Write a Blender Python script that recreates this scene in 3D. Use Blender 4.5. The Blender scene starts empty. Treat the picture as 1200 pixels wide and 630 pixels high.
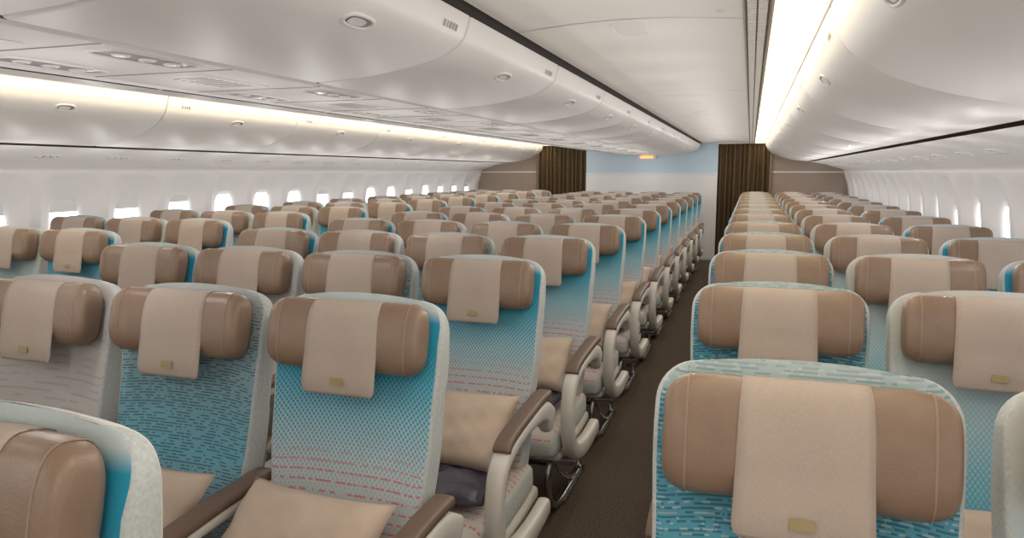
import bpy, math, random
from mathutils import Vector
random.seed(4)
CH=1.42            # camera height above floor
CX=-1.59           # cabin centre line
Y0,Y1=-2.6,12.0    # cabin extent
def mx(x): return 2*CX-x

# ------------------------------------------------------------------ materials
def srgb(r,g,b):
    f=lambda c:(c/255/12.92) if c/255<=.04045 else ((c/255+.055)/1.055)**2.4
    return (f(r),f(g),f(b),1)
def newmat(name):
    m=bpy.data.materials.new(name); m.use_nodes=True
    nt=m.node_tree; b=nt.nodes['Principled BSDF']; return m,nt,b
def mat(name,col,rough=.5,metal=0,noise=None,bump=0,bscale=200,spec=.5):
    m,nt,b=newmat(name)
    b.inputs['Base Color'].default_value=col; b.inputs['Roughness'].default_value=rough
    b.inputs['Metallic'].default_value=metal; b.inputs['Specular IOR Level'].default_value=spec
    tc=nt.nodes.new('ShaderNodeTexCoord')
    if noise:
        sc,amt=noise
        n=nt.nodes.new('ShaderNodeTexNoise'); n.inputs['Scale'].default_value=sc; n.inputs['Detail'].default_value=3
        nt.links.new(tc.outputs['Object'],n.inputs['Vector'])
        r=nt.nodes.new('ShaderNodeValToRGB')
        r.color_ramp.elements[0].position=.3; r.color_ramp.elements[1].position=.7
        r.color_ramp.elements[0].color=tuple(c*(1-amt) for c in col[:3])+(1,)
        r.color_ramp.elements[1].color=tuple(min(1,c*(1+amt)) for c in col[:3])+(1,)
        nt.links.new(n.outputs[0],r.inputs[0]); nt.links.new(r.outputs[0],b.inputs['Base Color'])
    if bump:
        n=nt.nodes.new('ShaderNodeTexNoise'); n.inputs['Scale'].default_value=bscale
        nt.links.new(tc.outputs['Object'],n.inputs['Vector'])
        bp=nt.nodes.new('ShaderNodeBump'); bp.inputs['Strength'].default_value=bump; bp.inputs['Distance'].default_value=.002
        nt.links.new(n.outputs[0],bp.inputs['Height']); nt.links.new(bp.outputs[0],b.inputs['Normal'])
    return m
def emat(name,col,s):
    m,nt,b=newmat(name)
    b.inputs['Base Color'].default_value=col
    b.inputs['Emission Color'].default_value=col; b.inputs['Emission Strength'].default_value=s
    return m
def fabric(name,ramp,dash=None,dots=.10,xg=0.0):
    """ramp: [(z,colour)...] over height 0.38..1.14; dash: (colour, zlo, zhi, threshold, sx, sz, strength, linefrac)"""
    m,nt,b=newmat(name); L=nt.links.new
    def M(op,a,bb=None,c=None):
        n=nt.nodes.new('ShaderNodeMath'); n.operation=op
        for i,v in enumerate((a,bb,c)):
            if v is None: continue
            if isinstance(v,(int,float)): n.inputs[i].default_value=v
            else: L(v,n.inputs[i])
        return n.outputs[0]
    tc=nt.nodes.new('ShaderNodeTexCoord'); sp=nt.nodes.new('ShaderNodeSeparateXYZ'); L(tc.outputs['Object'],sp.inputs[0])
    x,y,z=sp.outputs
    zn=M('DIVIDE',M('SUBTRACT',z,.38),.76)
    k=2*math.pi/.0115
    d=M('MULTIPLY',M('SINE',M('MULTIPLY',x,k)),M('SINE',M('MULTIPLY',M('ADD',z,M('MULTIPLY',y,-1)),k)))
    d=M('MULTIPLY',M('SUBTRACT',M('GREATER_THAN',d,0.12),.5),dots)
    # dots fade out near the top edge
    df=nt.nodes.new('ShaderNodeMapRange'); df.inputs['From Min'].default_value=.9; df.inputs['From Max'].default_value=.8; L(zn,df.inputs[0])
    zt=M('ADD',M('ADD',zn,M('MULTIPLY',d,df.outputs[0])),M('MULTIPLY',x,xg))
    r=nt.nodes.new('ShaderNodeValToRGB'); L(zt,r.inputs[0])
    els=r.color_ramp.elements
    els[0].position=ramp[0][0]; els[0].color=ramp[0][1]; els[1].position=ramp[-1][0]; els[1].color=ramp[-1][1]
    for p,c in ramp[1:-1]:
        e=els.new(p); e.color=c
    col=r.outputs[0]
    for (dc,zlo,zhi,thr,sx_,sz,st,lf) in (dash or []):
        cb=nt.nodes.new('ShaderNodeCombineXYZ')
        zz=M('ADD',z,M('MULTIPLY',y,-.6))
        row=M('FLOOR',M('MULTIPLY',zz,sz))
        L(M('MULTIPLY',x,sx_),cb.inputs[0]); L(M('MULTIPLY',row,7.31),cb.inputs[1])
        n=nt.nodes.new('ShaderNodeTexNoise'); n.inputs['Scale'].default_value=1; n.inputs['Detail'].default_value=1; L(cb.outputs[0],n.inputs[0])
        line=M('GREATER_THAN',M('FRACT',M('MULTIPLY',zz,sz)),lf)
        mask=M('MULTIPLY',M('GREATER_THAN',n.outputs[0],thr),line)
        a=nt.nodes.new('ShaderNodeMapRange'); a.inputs['From Min'].default_value=zlo; a.inputs['From Max'].default_value=zlo+.12; L(zn,a.inputs[0])
        a2=nt.nodes.new('ShaderNodeMapRange'); a2.inputs['From Min'].default_value=zhi; a2.inputs['From Max'].default_value=zhi-.12; L(zn,a2.inputs[0])
        f=M('MULTIPLY',M('MULTIPLY',mask,M('MULTIPLY',a.outputs[0],a2.outputs[0])),st)
        mi=nt.nodes.new('ShaderNodeMix'); mi.data_type='RGBA'; L(f,mi.inputs[0]); L(col,mi.inputs[6]); mi.inputs[7].default_value=dc
        col=mi.outputs[2]
    L(col,b.inputs['Base Color']); b.inputs['Roughness'].default_value=.9; b.inputs['Specular IOR Level'].default_value=.15
    n=nt.nodes.new('ShaderNodeTexNoise'); n.inputs['Scale'].default_value=350; L(tc.outputs['Object'],n.inputs[0])
    bp=nt.nodes.new('ShaderNodeBump'); bp.inputs['Strength'].default_value=.25; bp.inputs['Distance'].default_value=.001
    L(n.outputs[0],bp.inputs['Height']); L(bp.outputs[0],b.inputs['Normal'])
    return m

TQ=srgb(48,152,184); TQ2=srgb(100,180,200); BG=srgb(205,198,193); TOP=srgb(188,200,202)
RED=srgb(208,92,98); NAVY=srgb(48,86,108)
fabA=fabric('fabric_turquoise_fade',[(.0,BG),(.36,srgb(203,201,199)),(.50,srgb(170,198,207)),(.64,srgb(95,174,198)),(.78,TQ),(.915,TQ),(.95,TOP),(1.0,TOP)],
            dash=[(RED,-.1,.56,.46,95,55,.7,.78)],dots=.22)
fabB=fabric('fabric_dash_blue',[(.0,srgb(205,205,203)),(.24,srgb(182,198,204)),(.42,srgb(114,178,197)),(.62,srgb(128,171,184)),(.85,srgb(160,173,177)),(1,srgb(180,184,183))],
            dash=[(NAVY,.15,.98,.48,48,165,.68,.55)],dots=.06)
fabC=fabric('fabric_plain_stone',[(0,srgb(190,187,184)),(.5,srgb(196,194,192)),(1,srgb(188,185,182))],
            dash=[(srgb(165,163,162),.0,.9,.50,12,60,.5,.7)],dots=.05)
fabD=fabric('fabric_pale_dots',[(0,TQ2),(.3,srgb(110,180,202)),(.5,srgb(155,197,208)),(.68,srgb(195,204,205)),(1,srgb(196,196,194))],dots=.24)
fabE=fabric('fabric_aisle_blue',[(0,srgb(185,198,204)),(.3,srgb(132,178,194)),(.6,srgb(92,162,184)),(.88,srgb(102,162,181)),(.95,srgb(170,190,194)),(1,srgb(178,192,195))],
            dash=[(NAVY,.0,1.02,.47,46,175,.65,.5),(srgb(205,215,215),.0,1.15,.55,56,145,.45,.6)],dots=.08)
rim=mat('seat_side_cloth',srgb(190,195,195),.85,noise=(160,.12),bump=.2)
shell=mat('seat_shell_plastic',srgb(212,208,202),.4)
leather=mat('headrest_leather',srgb(136,113,95),.38,noise=(30,.06),bump=.25,bscale=260)
pipe=mat('leather_piping',srgb(154,132,114),.5)
cloth=mat('headrest_cover_cloth',srgb(182,168,157),.92,noise=(220,.04),bump=.3,bscale=500,spec=.1)
gold=mat('cover_logo_patch',srgb(165,147,108),.5)
armpad=mat('armrest_taupe',srgb(112,92,80),.45)
metal=mat('leg_metal',srgb(190,190,190),.25,metal=1)
dark=mat('dark_plastic',srgb(30,28,28),.35)
pillowm=mat('pillow_cloth',srgb(194,176,160),.8,noise=(14,.05),bump=.3,bscale=30)
blanketm=mat('blanket_wrap',srgb(82,78,90),.22,noise=(18,.45),bump=1,bscale=28)
binm=mat('bin_white',srgb(236,232,229),.5,noise=(2,.012),spec=.3)
ceilm=mat('ceiling_panel',srgb(240,235,228),.6,spec=.25)
psum=mat('psu_panel',srgb(230,226,223),.55,spec=.3)
greym=mat('psu_grey',srgb(150,145,142),.4)
gapm=mat('gap_shade_brown',srgb(95,85,78),.8)  # gap shade put into the colour; used on the light-blocking skin
gapd=mat('gap_shade_dark',srgb(52,44,40),.85)  # shade of the panel gaps painted as a dark backing colour
gapl=mat('gap_shade_pale',srgb(190,183,178),.8)  # paler gap shade, painted into the left bin backing
grillem=mat('grille_base',srgb(150,140,122),.7)
wallm=mat('sidewall_liner',srgb(240,237,236),.55,spec=.3)
dado=mat('sidewall_lower',srgb(180,170,160),.8,noise=(60,.06))
carpet=mat('aisle_carpet',srgb(90,79,71),.95,noise=(130,.45),bump=.6,bscale=250,spec=.1)
partm=mat('partition_taupe',srgb(150,132,118),.6,noise=(3,.05))
wallblue=mat('bulkhead_pale',srgb(186,205,218),.5)
wallwhite=mat('bulkhead_lower',srgb(224,224,224),.5)
curtm=mat('curtain_cloth',srgb(92,73,47),.8,noise=(40,.2))
stripm=emat('cove_light',(1,.86,.60,1),6.0)
exitm=emat('exit_sign_glow',(1,.28,.08,1),2)
lampm=mat('lamp_lens',srgb(235,232,225),.2)

# ------------------------------------------------------------------ mesh helper
class MB:
    def __init__(s): s.v=[];s.f=[];s.m=[];s.s=[];s.mats=[]
    def mi(s,m):
        if m not in s.mats: s.mats.append(m)
        return s.mats.index(m)
    def add(s,vs,fs,m,smooth=True):
        o=len(s.v); s.v+= [tuple(p) for p in vs]
        for k,f in enumerate(fs):
            s.f.append([i+o for i in f]); s.m.append(s.mi(m[k] if isinstance(m,list) else m)); s.s.append(smooth)
    def loft(s,loops,m,closed=True,cap=True,smooth=True,mf=None):
        K=len(loops[0]); vs=[p for l in loops for p in l]; fs=[];ms=[]
        for a in range(len(loops)-1):
            for k in range(K if closed else K-1):
                k2=(k+1)%K
                fs.append([a*K+k,a*K+k2,(a+1)*K+k2,(a+1)*K+k]); ms.append(mf(a,k) if mf else m)
        if cap and closed:
            fs.append(list(range(K))[::-1]); ms.append(m)
            fs.append([(len(loops)-1)*K+k for k in range(K)]); ms.append(m)
        s.add(vs,fs,ms,smooth)
    def box(s,c,h,m,bev=.0):
        x,y,z=c;a,b,d=h
        vs=[(x+i*a,y+j*b,z+k*d) for i in(-1,1) for j in(-1,1) for k in(-1,1)]
        s.add(vs,[[0,1,3,2],[4,6,7,5],[0,4,5,1],[2,3,7,6],[0,2,6,4],[1,5,7,3]],m,False)
    def mesh(s,name):
        me=bpy.data.meshes.new(name); me.from_pydata(s.v,[],s.f)
        for m in s.mats: me.materials.append(m)
        me.polygons.foreach_set('material_index',s.m); me.polygons.foreach_set('use_smooth',s.s)
        me.update()
        import bmesh
        bm=bmesh.new(); bm.from_mesh(me); bmesh.ops.recalc_face_normals(bm,faces=bm.faces[:]); bm.to_mesh(me); bm.free()
        return me
    def obj(s,name,loc=(0,0,0),parent=None):
        return put(s.mesh(name),name,loc,parent)
def put(me,name,loc=(0,0,0),parent=None,rot=None):
    o=bpy.data.objects.new(name,me); bpy.context.scene.collection.objects.link(o); o.location=loc
    if rot: o.rotation_euler=rot
    if parent: o.parent=parent
    return o
def se(a,b,n,K):
    out=[]
    for k in range(K):
        t=2*math.pi*k/K; c,s=math.cos(t),math.sin(t)
        out.append((a*math.copysign(abs(c)**(2/n),c),b*math.copysign(abs(s)**(2/n),s)))
    return out
def catmull(P,n=5):
    out=[]
    for i in range(len(P)-1):
        p0=P[max(i-1,0)];p1=P[i];p2=P[i+1];p3=P[min(i+2,len(P)-1)]
        for k in range(n):
            t=k/n
            out.append(tuple(.5*((2*b)+(-a+c)*t+(2*a-5*b+4*c-d)*t*t+(-a+3*b-3*c+d)*t**3) for a,b,c,d in zip(p0,p1,p2,p3)))
    out.append(tuple(P[-1])); return out
def sweepYZ(mb,x,path,hw,hh,m,n=3.5,K=16,sub=5):
    P=[(p[0],p[1],p[2] if len(p)>2 else hw,p[3] if len(p)>3 else hh) for p in path]
    P=catmull(P,sub); loops=[]
    N=len(P)
    for i,p in enumerate(P):
        a=P[max(i-1,0)];b=P[min(i+1,N-1)]
        ty,tz=b[0]-a[0],b[1]-a[1]; l=math.hypot(ty,tz) or 1; ty/=l;tz/=l
        ny,nz=-tz,ty
        sc=.6 if i in(0,N-1) else 1
        loops.append([(x+q[0]*sc,p[0]+ny*q[1]*sc,p[1]+nz*q[1]*sc) for q in se(p[2],p[3],n,K)])
    mb.loft(loops,m)

# ------------------------------------------------------------------ seat
AL=math.radians(13); LB=.72; ZT=CH-.297
YB=-LB*math.sin(AL); ZB=ZT-LB*math.cos(AL)
def T(x,n,s): return (x,YB+s*math.sin(AL)-n*math.cos(AL),ZB+s*math.cos(AL)+n*math.sin(AL))
def lerp(tab,s):
    for (a,va),(b,vb) in zip(tab,tab[1:]):
        if s<=b: 
            t=(s-a)/(b-a); t=t*t*(3-2*t); return va+(vb-va)*t
    return tab[-1][1]
WT=[(-.05,.185),(.15,.195),(.42,.213),(.60,.219),(.8,.217)]
def seat_mesh(fab,left,right,legL,legR,HH=.085,drop=.006):
    mb=MB()
    K=64; r=.065; loops=[]
    S=[-.02+i*(LB-r+.02)/20 for i in range(21)]+[LB-r+r*math.sin(math.pi/2*i/9) for i in range(1,10)]
    for s in S:
        W=lerp(WT,s)
        th=lerp([(-.05,.055),(.3,.042),(.55,.034),(.72,.022),(.8,.022)],s)
        if s>LB-r:
            q=min(1,(s-(LB-r))/r); W-= r*.95*(1-math.sqrt(max(0,1-q*q)))
            q2=max(0,(s-(LB-.025))/.025); th*= .25+.75*math.sqrt(max(0,1-q2*q2))
        lp=[]
        for a,b in se(W,th,4.5,K):
            u=abs(a)/W; n=b-th+.0
            if b>0: n+= .026*u**4*min(1,max(0,(LB-s)/.1))+ .014*math.exp(-((s-.16)/.12)**2)*(1-u**4)
            ss=s+ (.012*(1-u*u))*max(0,(s/LB))**6
            lp.append(T(a,n,ss))
        loops.append(lp)
    def mf(a,k):
        t=2*math.pi*(k+.5)/K
        if math.sin(t)>0 : return fab if abs(math.cos(t))**(2/4.5)<.972 else rim
        return shell if math.sin(t)<-.1 else rim
    mb.loft(loops,rim,mf=mf)
    # headrest pad
    HW=.198; sc=LB-drop-HH; loops=[]; NX=37
    def padsec(x,grow=0.):
        u=min(1,abs(x)/HW); g=max(.0,1-u**9)**.42
        hh=HH*(.45+.55*g)-.006*(1-u) ; th=.046*(.30+.70*g)
        nc=.030+.024*u**3
        return hh+grow,th+grow,nc
    for i in range(NX):
        x=-HW*math.cos(math.pi*i/(NX-1))
        hh,th,nc=padsec(x)
        loops.append([T(x,nc+b,sc+a) for a,b in se(hh,th,3,28)])
    mb.loft(loops,leather)
    for xx in(-.163,.163):
        hh,th,nc=padsec(xx,.0004); ring=se(hh,th,3,28); lo=[]
        for dx,dr in((-.0016,0),(0,.0014),(.0016,0)):
            lo.append([T(xx+dx,nc+b*(1+dr/th),sc+a*(1+dr/hh)) for a,b in ring])
        mb.loft(lo,pipe,cap=False)
    # headrest cover cloth
    hh,th,nc=padsec(0,.004); prof=[]
    for i in range(19):
        t=math.radians(-50+i*(50+112)/18)
        c,s_=math.cos(t),math.sin(t)
        prof.append((nc+th*math.copysign(abs(s_)**(2/3),s_),sc+hh*math.copysign(abs(c)**(2/3),c)))
    fn=prof[-1][0]
    for k,d in enumerate((.02,.04,.055,.066,.074,.082,.088)):
        prof.append((fn+.001-.0006*k*k*.35,prof[18][1]-d*1.05))
    NW=13; loops=[]; npf=len(prof)
    for j in range(NW):
        u=-1+2*j/(NW-1); lp=[]
        for i,(n,s) in enumerate(prof):
            w=.087+.009*max(0,(i-8)/(npf-9))
            e=0
            if i>=npf-4: e=[.0,.0015,.005,.013][i-(npf-4)]
            lp.append((u*(w-e),n+.0012*math.sin(u*5+s*20),s))
        loops.append(lp)
    top=[[T(*p) for p in l] for l in loops]; bot=[[T(p[0],p[1]-.0025,p[2]) for p in l] for l in loops]
    mb.loft([t+b[::-1] for t,b in zip(top,bot)],cloth)
    ls=prof[-3][1]+.016; n0=fn+.0035
    mb.add([T(-.016,n0,ls-.008),T(.016,n0,ls-.008),T(.016,n0+.001,ls+.008),T(-.016,n0+.001,ls+.008)],[[0,1,2,3]],gold,False)
    # seat cushion
    loops=[]
    ys=[-.10,-.13,-.2,-.3,-.4,-.48,-.54,-.58,-.605,-.62]
    for i,y in enumerate(ys):
        w=.210; h=.060; zc=.370+.01*(1-i/9)
        if i>=6: h*=[.97,.9,.75,.4][i-6]; w-=[0,.003,.010,.03][i-6]; zc-=[0,.004,.008,.015][i-6]
        loops.append([(a,y,zc+b+(.010*(abs(a)/w)**3 if b>0 else 0)) for a,b in se(w,h,4.5,36)])
    mb.loft(loops,rim,mf=lambda a,k:(fab if math.sin(2*math.pi*(k+.5)/36)>.55 else rim if math.sin(2*math.pi*(k+.5)/36)>-.3 else shell))
    loops=[]
    for y,z,h in((-.02,.30,.03),(-.2,.29,.035),(-.4,.295,.03),(-.55,.31,.02)):
        loops.append([(a,y,z+b) for a,b in se(.205,h,5,24)])
    mb.loft(loops,shell)
    for y in(-.14,-.42):
        mb.loft([[(x,y+.022*math.cos(t),.245+.022*math.sin(t)) for t in [i*math.pi/6 for i in range(12)]] for x in(-.24,.24)],metal)
    mb.box((0,-.33,.235),(.12,.09,.025),dark)
    def arm(x,kind):
        sweepYZ(mb,x,[(-.06,.680),(-.15,.684),(-.30,.678),(-.43,.668),(-.495,.656),(-.515,.638)],.027,.014,armpad)
        if kind=='aisle':
            sweepYZ(mb,x,[(-.02,.57,.024,.05),(-.12,.633,.028,.034),(-.30,.647,.028,.024),(-.44,.637,.028,.024),(-.535,.600,.027,.026),(-.572,.51,.026,.027),(-.562,.41,.026,.030),(-.50,.33,.026,.034),(-.38,.285,.025,.036),(-.22,.27,.024,.036),(-.05,.28,.024,.032)],.026,.03,shell,sub=6)
        else:
            sweepYZ(mb,x,[(-.04,.63,.02,.03),(-.07,.55,.02,.035),(-.10,.45,.02,.04),(-.13,.33,.02,.04)],.02,.04,shell)
            sweepYZ(mb,x,[(-.08,.654),(-.3,.652),(-.48,.640)],.023,.015,shell)
    if left: arm(-.24,left)
    if right: arm(.24,right)
    def leg(x):
        c=lambda pts,rr=.014: sweepYZ(mb,x,pts,rr,rr,metal,n=2,K=10)
        c([(-.50,.27),(-.53,.20),(-.50,.11),(-.42,.045),(-.30,.02),(-.10,.018),(.05,.018)],.015)
        c([(-.12,.25),(-.06,.18),(-.01,.10),(.04,.03)],.014)
        c([(-.42,.24),(-.30,.14),(-.14,.05),(-.05,.025)],.011)
        mb.box((x,-.12,.012),(.022,.2,.010),metal)
    if legL: leg(-.15)
    if legR: leg(.15)
    def rbox(s0,s1,w,n0,n1,m):
        vs=[T(x,n,s) for x in(-w,w) for n in(n0,n1) for s in(s0,s1)]
        mb.add(vs,[[0,1,3,2],[4,6,7,5],[0,4,5,1],[2,3,7,6],[0,2,6,4],[1,5,7,3]],m,False)
    rbox(.45,.61,.135,-.078,-.05,dark); rbox(.16,.42,.18,-.105,-.08,greym); rbox(-.02,.13,.17,-.125,-.09,dado)
    return mb.mesh('airline_seat')
cache={}
def seat(fab,left,right,lL,lR,x,y,HH=.085,drop=.006):
    key=(fab.name,left,right,lL,lR,HH,drop)
    if key not in cache: cache[key]=seat_mesh(fab,left,right,lL,lR,HH,drop)
    return put(cache[key],'airline_seat',(x,y,0))

def pillow_mesh(name,a,b,h,m,pinch=.08,wr=0.0):
    mb=MB(); N=22; top=[];bot=[]
    for i in range(N+1):
        for j in range(N+1):
            u=-1+2*i/N; v=-1+2*j/N
            d=max(0,(1-u**4)*(1-v**4))**.55
            x=a*u*(1-pinch*(1-v*v)*.5); y=b*v*(1-pinch*(1-u*u)*.9)
            w=wr*(math.sin(u*7+v*3)+math.sin(v*9-u*4)+.6*math.sin(u*17+v*13))
            top.append((x,y,h*d+w*d)); bot.append((x,y,-h*d*.8+w*d))
    idx=lambda i,j:i*(N+1)+j
    fs=[[idx(i,j),idx(i+1,j),idx(i+1,j+1),idx(i,j+1)] for i in range(N) for j in range(N)]
    mb.add(top,fs,m); mb.add(bot,[f[::-1] for f in fs],m)
    me=mb.mesh(name)
    import bmesh
    bm=bmesh.new(); bm.from_mesh(me); bmesh.ops.remove_doubles(bm,verts=bm.verts,dist=1e-5); bmesh.ops.recalc_face_normals(bm,faces=bm.faces[:]); bm.to_mesh(me); bm.free()
    return me
pm=pillow_mesh('pillow',.19,.14,.05,pillowm,.10,.0030)
bl=pillow_mesh('blanket_pack',.18,.16,.042,blanketm,.03,.0055)
def dress(x,y,kind,up=0):
    if kind>=1:
        tz=.02 if kind==1 else .055
        put(pm,'pillow',(x+random.uniform(-.02,.02),y-.29,.555+tz+up),rot=(math.radians(random.uniform(38,48)),0,random.uniform(-.14,.14)))
    if kind==2:
        put(bl,'blanket_pack',(x+random.uniform(-.02,.02),y-.38,.484),rot=(math.radians(4),0,random.uniform(-.15,.15)))

SP=.48; PI=.84
XR,XC,XL=.082,-.871,-3.255
for i in range(-1,12):
    y=1.497+PI*i
    if i==-1: y=.625
    for j,f in enumerate((fabA,fabB,fabC,fabA)):
        x=XC-SP*j
        seat(f,'aisle' if j==3 else None,'aisle' if j==0 else 'mid',j==3,j==0,x,y)
        k=2 if (j==0 and i>=0) or (i+j)%4==0 and i>0 or (i==0 and j<2) else 1
        dress(x,y,k,.02 if i==0 else 0)
for i in range(0,13):
    y=1.151+PI*i
    for j,f in enumerate((fabE,fabD,fabA)):
        x=XR+SP*j+(.006 if i==0 else 0)
        kw=dict(HH=.092,drop=.014) if (i==0 and j==0) else {}
        seat(f,'aisle' if j==0 else None,'mid' if j<2 else 'aisle',j==0,j==2,x,y,**kw); dress(x,y,1+(i+j)%2)
    for j,f in enumerate((fabA,fabD,fabB)):
        x=XL-SP*j
        seat(f,'aisle' if j==2 else None,'aisle' if j==0 else 'mid',j==2,j==0,x,y); dress(x,y,1+(i+j)%2)

# ------------------------------------------------------------------ cabin shell
def Z(z): return z+CH
def extr(name,pts,m,y0=Y0,y1=Y1,smooth=True,ny=1):
    mb=MB(); loops=[[(x,y0+(y1-y0)*k/ny,Z(z)) for x,z in pts] for k in range(ny+1)]
    mb.loft(loops,m,closed=False,cap=False,smooth=smooth); return mb.obj(name)
mb=MB(); mb.box((CX,(Y0+Y1)/2+.5,-.02),(3.1,(Y1-Y0)/2+.6,.02),carpet); mb.obj('floor')
mb=MB(); mb.box((CX,(Y0+Y1)/2+.5,Z(.62)),(3.1,(Y1-Y0)/2+.6,.02),ceilm); mb.obj('light_block_roof')  # unseen roof above the bins, added to block outside light

SIDE=[(-1.42,1.28),(-1.1,1.36),(-.8,1.41),(-.62,1.425),(-.4,1.42),(-.2,1.395),(-.05,1.355),(.035,1.32)]
def sx(z):
    for (a,va),(b,vb) in zip(SIDE,SIDE[1:]):
        if z<=b: return va+(vb-va)*(z-a)/(b-a)
    return SIDE[-1][1]
BINO=catmull([(.19,.455),(.205,.40),(.232,.345),(.30,.287),(.42,.232),(.55,.195),(.67,.174),(.81,.163)],5)
BINC=catmull([(-.775,.437),(-.785,.40),(-.802,.367),(-.85,.335),(-.915,.313),(-1.084,.285),(-1.285,.272)],5)
PSUO=[(.845,.152),(.95,.135),(1.1,.105),(1.25,.06),(1.335,.03)]
def offs(P,d):
    out=[]
    for i,p in enumerate(P):
        a=P[max(i-1,0)];b=P[min(i+1,len(P)-1)]
        tx,tz=b[0]-a[0],b[1]-a[1]; l=math.hypot(tx,tz)
        out.append((p[0]-tz/l*d,p[1]+tx/l*d))
    return out
def mir(P): return [(mx(x),z) for x,z in P]
for side,fn in(('right',lambda P:P),('left',mir)):
    low=[(sx(z),z) for z in(-1.42,-1.2,-1.0,-.8,-.66)]
    extr('wall_'+side,fn(low),dado)
    extr('trim_window_sill_'+side,fn([(sx(-.66)-.0,-.66),(sx(-.66)-.012,-.645),(sx(-.62)-.006,-.62)]),wallm)
    extr('trim_psu_'+side,fn([(sx(.0),-.001)]+PSUO[::-1]),psum)
    extr('light_block_skin_'+side,fn([(1.342,-.01),(1.36,.62)]),gapm)  # unseen outer skin, added to stop outside light leaking in above the windows
    bk=offs(BINO,.012)
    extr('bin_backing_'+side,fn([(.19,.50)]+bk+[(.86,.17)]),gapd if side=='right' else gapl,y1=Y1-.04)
    wn=0
    y=Y0+.17
    while y<Y1-.3:
        mbw=MB(); K=48; hwp=.275; loops=[]
        ang=[2*math.pi*k/K for k in range(K)]
        def P3(a,z,d): 
            xx=sx(z)+d
            return (xx if side=='right' else mx(xx), y+hwp+a, Z(z))
        rect=[]
        for t in ang:
            c,s=math.cos(t),math.sin(t); m_=max(abs(c),abs(s))
            rect.append((c/m_*hwp,s/m_*.31))
        spec=[(rect,),(None,0,(.236,.268,-.295,4.5)),(None,.003,(.232,.264,-.295,4.5)),(None,.014,(.212,.245,-.302,4)),(None,.034,(.175,.212,-.325,3.6)),(None,.052,(.140,.180,-.345,3.4)),(None,.064,(.122,.162,-.352,3.4)),(None,.080,(.116,.156,-.352,3.4))]
        for q in spec:
            if q[0] is not None: loops.append([P3(a,-.31+b,0) for a,b in q[0]])
            else:
                A,B,zc,n=q[2]; lp=[]
                for t in ang:
                    c,s=math.cos(t),math.sin(t)
                    rr=(abs(c/A)**n+abs(s/B)**n)**(-1/n); lp.append(P3(rr*c,zc+rr*s,q[1]))
                loops.append(lp)
        mbw.loft(loops,wallm,closed=True,cap=False)
        fr=random.choice([.0,.0,.08,.15,.0,.25])
        zt=-.352+.16; zb=zt-.31*fr-.015
        mbw.add([P3(-.13,zt,.075),P3(.13,zt,.075),P3(.13,zb,.08),P3(-.13,zb,.08)],[[0,1,2,3]],wallm,False)
        wn+=1
        mbw.obj('window_%d'%(wn if side=='right' else wn+40))
        y+=.55
    extr('trim_wall_end_'+side,fn([(sx(z),z) for z in(-.62,-.4,-.2,0)]),wallm,y0=y,y1=Y1)
    L=1.34; ys=2.25-L*4
    def binmod(P,y0,y1,lk):
        mbb=MB(); P=fn(P); out=[]
        sg=1 if side=='right' else -1
        for yy,d in((y0+.004,.010),(y0+.004,.006),(y0+.008,.002),(y0+.015,0),(y1-.015,0),(y1-.008,.002),(y1-.004,.006),(y1-.004,.010)):
            out.append([(x,yy,Z(z)) for x,z in offs(P,d*lk*sg)])
        mbb.loft(out,binm,closed=False,cap=False)
        return mbb
    def latch(mbb,px,pz,tx,tz,yc,sgn):
        l=math.hypot(tx,tz); tx/=l;tz/=l; nx,nz=-tz*sgn,tx*sgn
        def Q(a,b,h): return (px+tx*b+nx*h,yc+a,Z(pz+tz*b+nz*h))
        rings=[]
        for A,B,h in((.062,.026,-.001),(.060,.024,.004),(.052,.018,.005),(.050,.016,.001)):
            rings.append([Q(a,b,h) for a,b in se(A,B,2.6,28)])
        mbb.loft(rings,psum,cap=False)
        mbb.add([Q(a,b,.0015) for a,b in se(.050,.016,2.6,28)],[list(range(28))],greym,False)
        mbb.add([Q(a-.008,b,.004) for a,b in se(.034,.013,2.6,24)],[list(range(24))],psum,False)
    while ys<Y1:
        a=max(ys,Y0); b_=min(ys+L,Y1-.05)
        if b_-a>.15:
            mo=binmod(BINO,a,b_,1)
            i=11; pp=fn([BINO[i],BINO[i+1]]); sgn=-1 if side=='right' else 1
            if b_-a>1: latch(mo,pp[0][0],pp[0][1],pp[1][0]-pp[0][0],pp[1][1]-pp[0][1],ys+L/2,sgn)
            i=5; pp=fn([BINO[i],BINO[i+1]])
            for n_ in range(4):
                tx,tz=pp[1][0]-pp[0][0],pp[1][1]-pp[0][1]; l=math.hypot(tx,tz);tx/=l;tz/=l
                nx,nz=-tz*sgn*.0015,tx*sgn*.0015; yy=a+.12+.02*n_
                w=.006 if n_!=1 else .004
                mo.add([(pp[0][0]+tx*b+nx,yy+aa,Z(pp[0][1]+tz*b+nz)) for aa,b in((-w,-.009),(w,-.009),(w,.009),(-w,.009))],[[0,1,2,3]],greym,False)
            mo.obj('overhead_bin')
        ys+=L
    YE=Y1-.05
    ys=1.98-5
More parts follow.
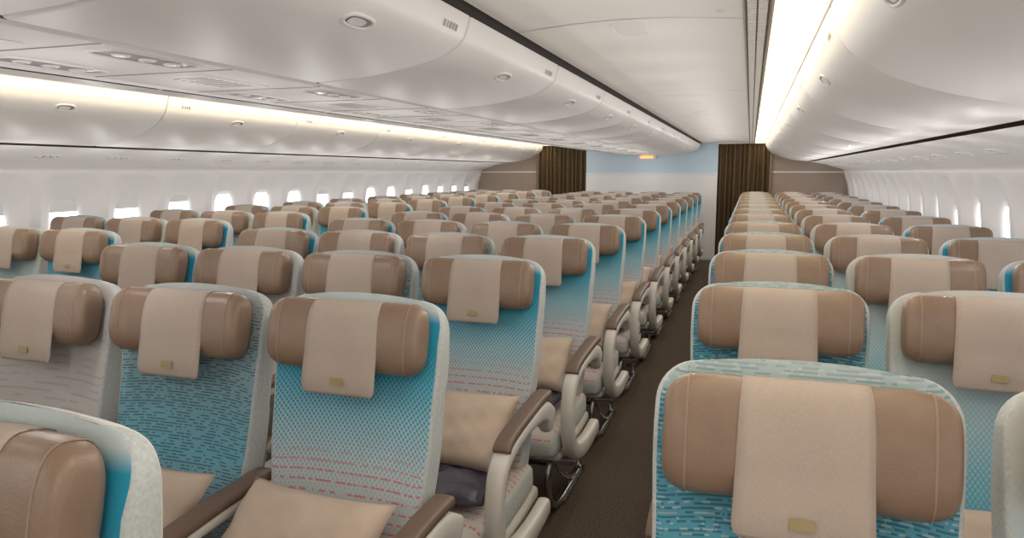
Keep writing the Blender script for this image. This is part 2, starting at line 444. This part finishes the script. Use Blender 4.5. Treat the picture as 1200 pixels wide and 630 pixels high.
    while ys<YE:
        a=max(ys,Y0); b_=min(ys+1,YE)
        if b_-a>.1:
            mo=binmod(BINC,a,b_,-1)
            i=15; pp=fn([BINC[i],BINC[i+1]]); sgn=1 if side=='right' else -1
            if b_-a>.9: latch(mo,pp[0][0],pp[0][1],pp[1][0]-pp[0][0],pp[1][1]-pp[0][1],ys+.5,sgn)
            i=6; pp=fn([BINC[i],BINC[i+1]])
            for n_ in range(5):
                tx,tz=pp[1][0]-pp[0][0],pp[1][1]-pp[0][1]; l=math.hypot(tx,tz);tx/=l;tz/=l
                nx,nz=-tz*sgn*.0015,tx*sgn*.0015; yy=b_-.08-.02*n_
                w=.006 if n_!=3 else .003
                mo.add([(pp[0][0]+tx*b+nx,yy+aa,Z(pp[0][1]+tz*b+nz)) for aa,b in((-w,-.009),(w,-.009),(w,.009),(-w,.009))],[[0,1,2,3]],greym,False)
            mo.obj('overhead_bin')
        ys+=1
    extr('centre_bin_backing_'+side,fn([(-.755,.50)]+offs(BINC,-.012)+[(-1.30,.285)]),gapd,y1=Y1-.04)
    cp=[(-.748,.462),(-.738,.448)]+[(-.738+.698*t,.448+.020*math.sin(math.pi*t)) for t in [i/12 for i in range(1,13)]]
    extr('ceiling_panel_'+side,fn(cp),ceilm)
    extr('trim_ceiling_edge_'+side,fn([(-.748,.462),(-.748,.50)]),gapd)
    extr('trim_grille_'+side,fn([(-.04,.446),(-.036,.443),(-.030,.452),(.030,.452),(.036,.443),(.042,.446)]),grillem,smooth=False)
    mb=MB(); yy=Y0
    while yy<Y1:
        for g in(0,1):
            x0=-.028+.029*g; x1=x0+.024
            (x0,_),(x1,_)=fn([(x0,0),(x1,0)])
            mb.box(((x0+x1)/2,yy+.014,Z(.446)),(abs(x1-x0)/2,.010,.003),ceilm)
        yy+=.034
    mb.obj('air_grille_'+side)
    extr('trim_cove_'+side,fn([(.042,.446),(.044,.47),(.05,.478)]),ceilm)
    extr('cove_light_'+side,fn([(.05,.478),(.11,.484),(.182,.478)]),stripm)
    extr('trim_cove_lip_'+side,fn([(.182,.478),(.186,.455),(.19,.455)]),ceilm)
    yy=-1.7
    while yy<Y1-.2:
        mb=MB(); cc=fn([(x,z-.0008) for x,z in cp[1:]])
        mb.loft([[(x,yy+d,Z(z)) for x,z in cc] for d in(-.0025,.0025)],greym,closed=False,cap=False); mb.obj('trim_ceiling_joint_'+side); yy+=2.0
    yy=-2.0
    while yy<Y1:
        mb=MB(); x=fn([(-.10,0)])[0][0]
        rs=[]
        for R,h in((.026,.462),(.024,.452),(.018,.451),(.016,.455)):
            rs.append([(x+a*.7,yy+b,Z(h)) for a,b in se(R,R,2,20)])
        mb.loft(rs,ceilm,cap=False); mb.add(rs[-1],[list(range(20))],greym,False)
        mb.obj('ceiling_downlight'); yy+=2.1
    for yy in(-1.2,2.46,6.1,9.8):
        mb=MB(); x=fn([(-.40,0)])[0][0]
        rs=[[(x+a,yy+b,Z(h)) for a,b in se(A,B,3.5,28)] for A,B,h in((.060,.115,.470),(.057,.112,.4625),(.052,.107,.4625),(.050,.105,.466))]
        mb.loft(rs,ceilm,cap=False); mb.add(rs[-1],[list(range(28))],psum,False); mb.obj('ceiling_speaker')
cps=[(-1.295,.274),(-1.30,.283),(-1.34,.285),(-1.35,.276),(mx(-1.35),.276),(mx(-1.34),.285),(mx(-1.30),.283),(mx(-1.295),.274)]
extr('psu_channel',cps,psum,smooth=False)
yy=-1.9
while yy<Y1-.2:
    for xx in(-1.43,mx(-1.43)):
        mb=MB()
        rs=[[(xx+a,yy+b,Z(h)) for a,b in se(A,B,4,32)] for A,B,h in((.062,.155,.276),(.060,.152,.272),(.054,.146,.272),(.052,.143,.2755))]
        mb.loft(rs,psum,cap=False); mb.add(rs[-1],[list(range(32))],greym,False)
        for k in range(3):
            rs=[[(xx+a,yy-.08+.08*k+b,Z(h)) for a,b in se(A,A,2,16)] for A,h in((.022,.275),(.019,.271),(.012,.271))]
            mb.loft(rs,psum,cap=False); mb.add(rs[-1],[list(range(16))],lampm,False)
        mb.obj('reading_light_unit')
    mb=MB(); mb.box((-1.59,yy+.42,Z(.2755)),(.09,.15,.0015),psum)
    for k in range(7): mb.box((-1.59,yy+.32+.033*k,Z(.274)),(.06,.006,.001),greym)
    mb.obj('speaker_vent')
    mb=MB()
    for d in(.21,.63): mb.box((-1.59,yy+d,Z(.2755)),(.24,.003,.0012),greym)
    mb.obj('trim_psu_joint')
    yy+=.84
for side,fn in(('right',lambda P:P),('left',mir)):
    yy=-2.0
    while yy<Y1-.1:
        mb=MB(); pa,pb=fn([(1.12,.0995),(1.22,.0705)])
        tx,tz=pb[0]-pa[0],pb[1]-pa[1]; l=math.hypot(tx,tz);tx/=l;tz/=l
        s_=1 if tx>0 else -1; nx,nz=tz*s_,-tx*s_
        def Q(a,b,h): return (pa[0]+tx*b+nx*h,yy+a,Z(pa[1]+tz*b+nz*h))
        rs=[[Q(a,b,h) for a,b in se(A,B,2.5,24)] for A,B,h in((.105,.045,-.002),(.10,.042,.007),(.09,.034,.008),(.085,.03,.003))]
        mb.loft(rs,psum,cap=False); mb.add(rs[-1],[list(range(24))],greym,False)
        for k in(-1,0,1):
            rs=[[Q(a+.05*k,b,h) for a,b in se(A,A,2,14)] for A,h in((.02,.004),(.017,.010),(.010,.010))]
            mb.loft(rs,psum,cap=False); mb.add(rs[-1],[list(range(14))],lampm,False)
        mb.obj('reading_light_unit'); yy+=.55

# ------------------------------------------------------------------ aft bulkhead
mb=MB(); mb.box((-1.57,Y1+.03,Z(-.4)),(1.065,.03,1.02),wallblue)
mb.box((-1.57,Y1-.012,Z(-.03)),(1.065,.012,.008),wallwhite)
mb.box((-1.57,Y1-.004,Z(-.72)),(1.065,.006,.68),wallwhite); mb.obj('wall_aft')
for nm,x0,x1 in(('partition_panel',-4.75,-3.456),('partition_panel',.27,1.57)):
    mb=MB(); mb.box(((x0+x1)/2,Y1+.03,Z(-.4)),((x1-x0)/2,.03,1.02),partm)
    mb.box(((x0+x1)/2,Y1-.01,Z(.0)),((x1-x0)/2,.01,.01),shell)
    mb.box((x1-.02 if x0<-4 else x0+.02,Y1-.02,Z(-.4)),(.02,.03,1.02),armpad); mb.obj(nm)
for x0,x1 in((-3.456,-2.635),(-.51,.27)):
    mb=MB(); N=120
    lo=[]
    for z in(.45,.40,0,-.7,-1.40):
        lo.append([(x0+(x1-x0)*i/N,Y1+.03+(.030+.012*(1 if z<.3 else 0))*math.sin(i/N*2*math.pi*11+.8*math.sin(i*.21)),Z(z)) for i in range(N+1)])
    mb.loft(lo,curtm,closed=False,cap=False); mb.obj('curtain')
    mb=MB(); mb.box(((x0+x1)/2,Y1+.03,Z(.455)),((x1-x0)/2,.06,.015),shell); mb.obj('trim_curtain_rail')
mb=MB(); mb.box((CX,Y1+.35,Z(-.4)),(3.1,.03,1.05),partm); mb.obj('wall_galley')
mb=MB(); mb.box((CX,Y0-.03,Z(-.4)),(3.1,.03,1.05),ceilm); mb.obj('wall_forward')
mb=MB(); mb.box((-1.62,Y1-.04,Z(.24)),(.15,.03,.032),shell); mb.box((-1.62,Y1-.073,Z(.24)),(.10,.004,.020),exitm); mb.obj('exit_sign')

# ------------------------------------------------------------------ light
w=bpy.data.worlds.new('World'); bpy.context.scene.world=w; w.use_nodes=True
w.node_tree.nodes['Background'].inputs[0].default_value=(.95,.97,1,1)
w.node_tree.nodes['Background'].inputs[1].default_value=4.0
def pl(x,z,p,step=.6):  # added fill points in open air, no fixtures; they brighten ceiling and seats
    ld=bpy.data.lights.new('fill_point','POINT'); ld.energy=p; ld.color=(1,.975,.95); ld.shadow_soft_size=0
    y=Y0+.3
    while y<Y1-.2:
        o=bpy.data.objects.new('fill_point',ld); bpy.context.scene.collection.objects.link(o); o.location=(x,y,Z(z)); y+=step
pl(-.40,.08,1.6); pl(mx(-.40),.08,1.55); pl(-1.59,-.02,1.65); pl(.75,-.06,1.15); pl(mx(.75),-.06,1.15)

cam=bpy.data.cameras.new('Camera'); co=bpy.data.objects.new('Camera',cam); bpy.context.scene.collection.objects.link(co)
co.location=(0,0,CH); co.rotation_euler=(math.pi/2-.134,0,.318)
cam.sensor_width=36; cam.lens=843/1200*36; cam.clip_start=.02
bpy.context.scene.camera=co
bpy.context.scene.view_settings.view_transform='Standard'
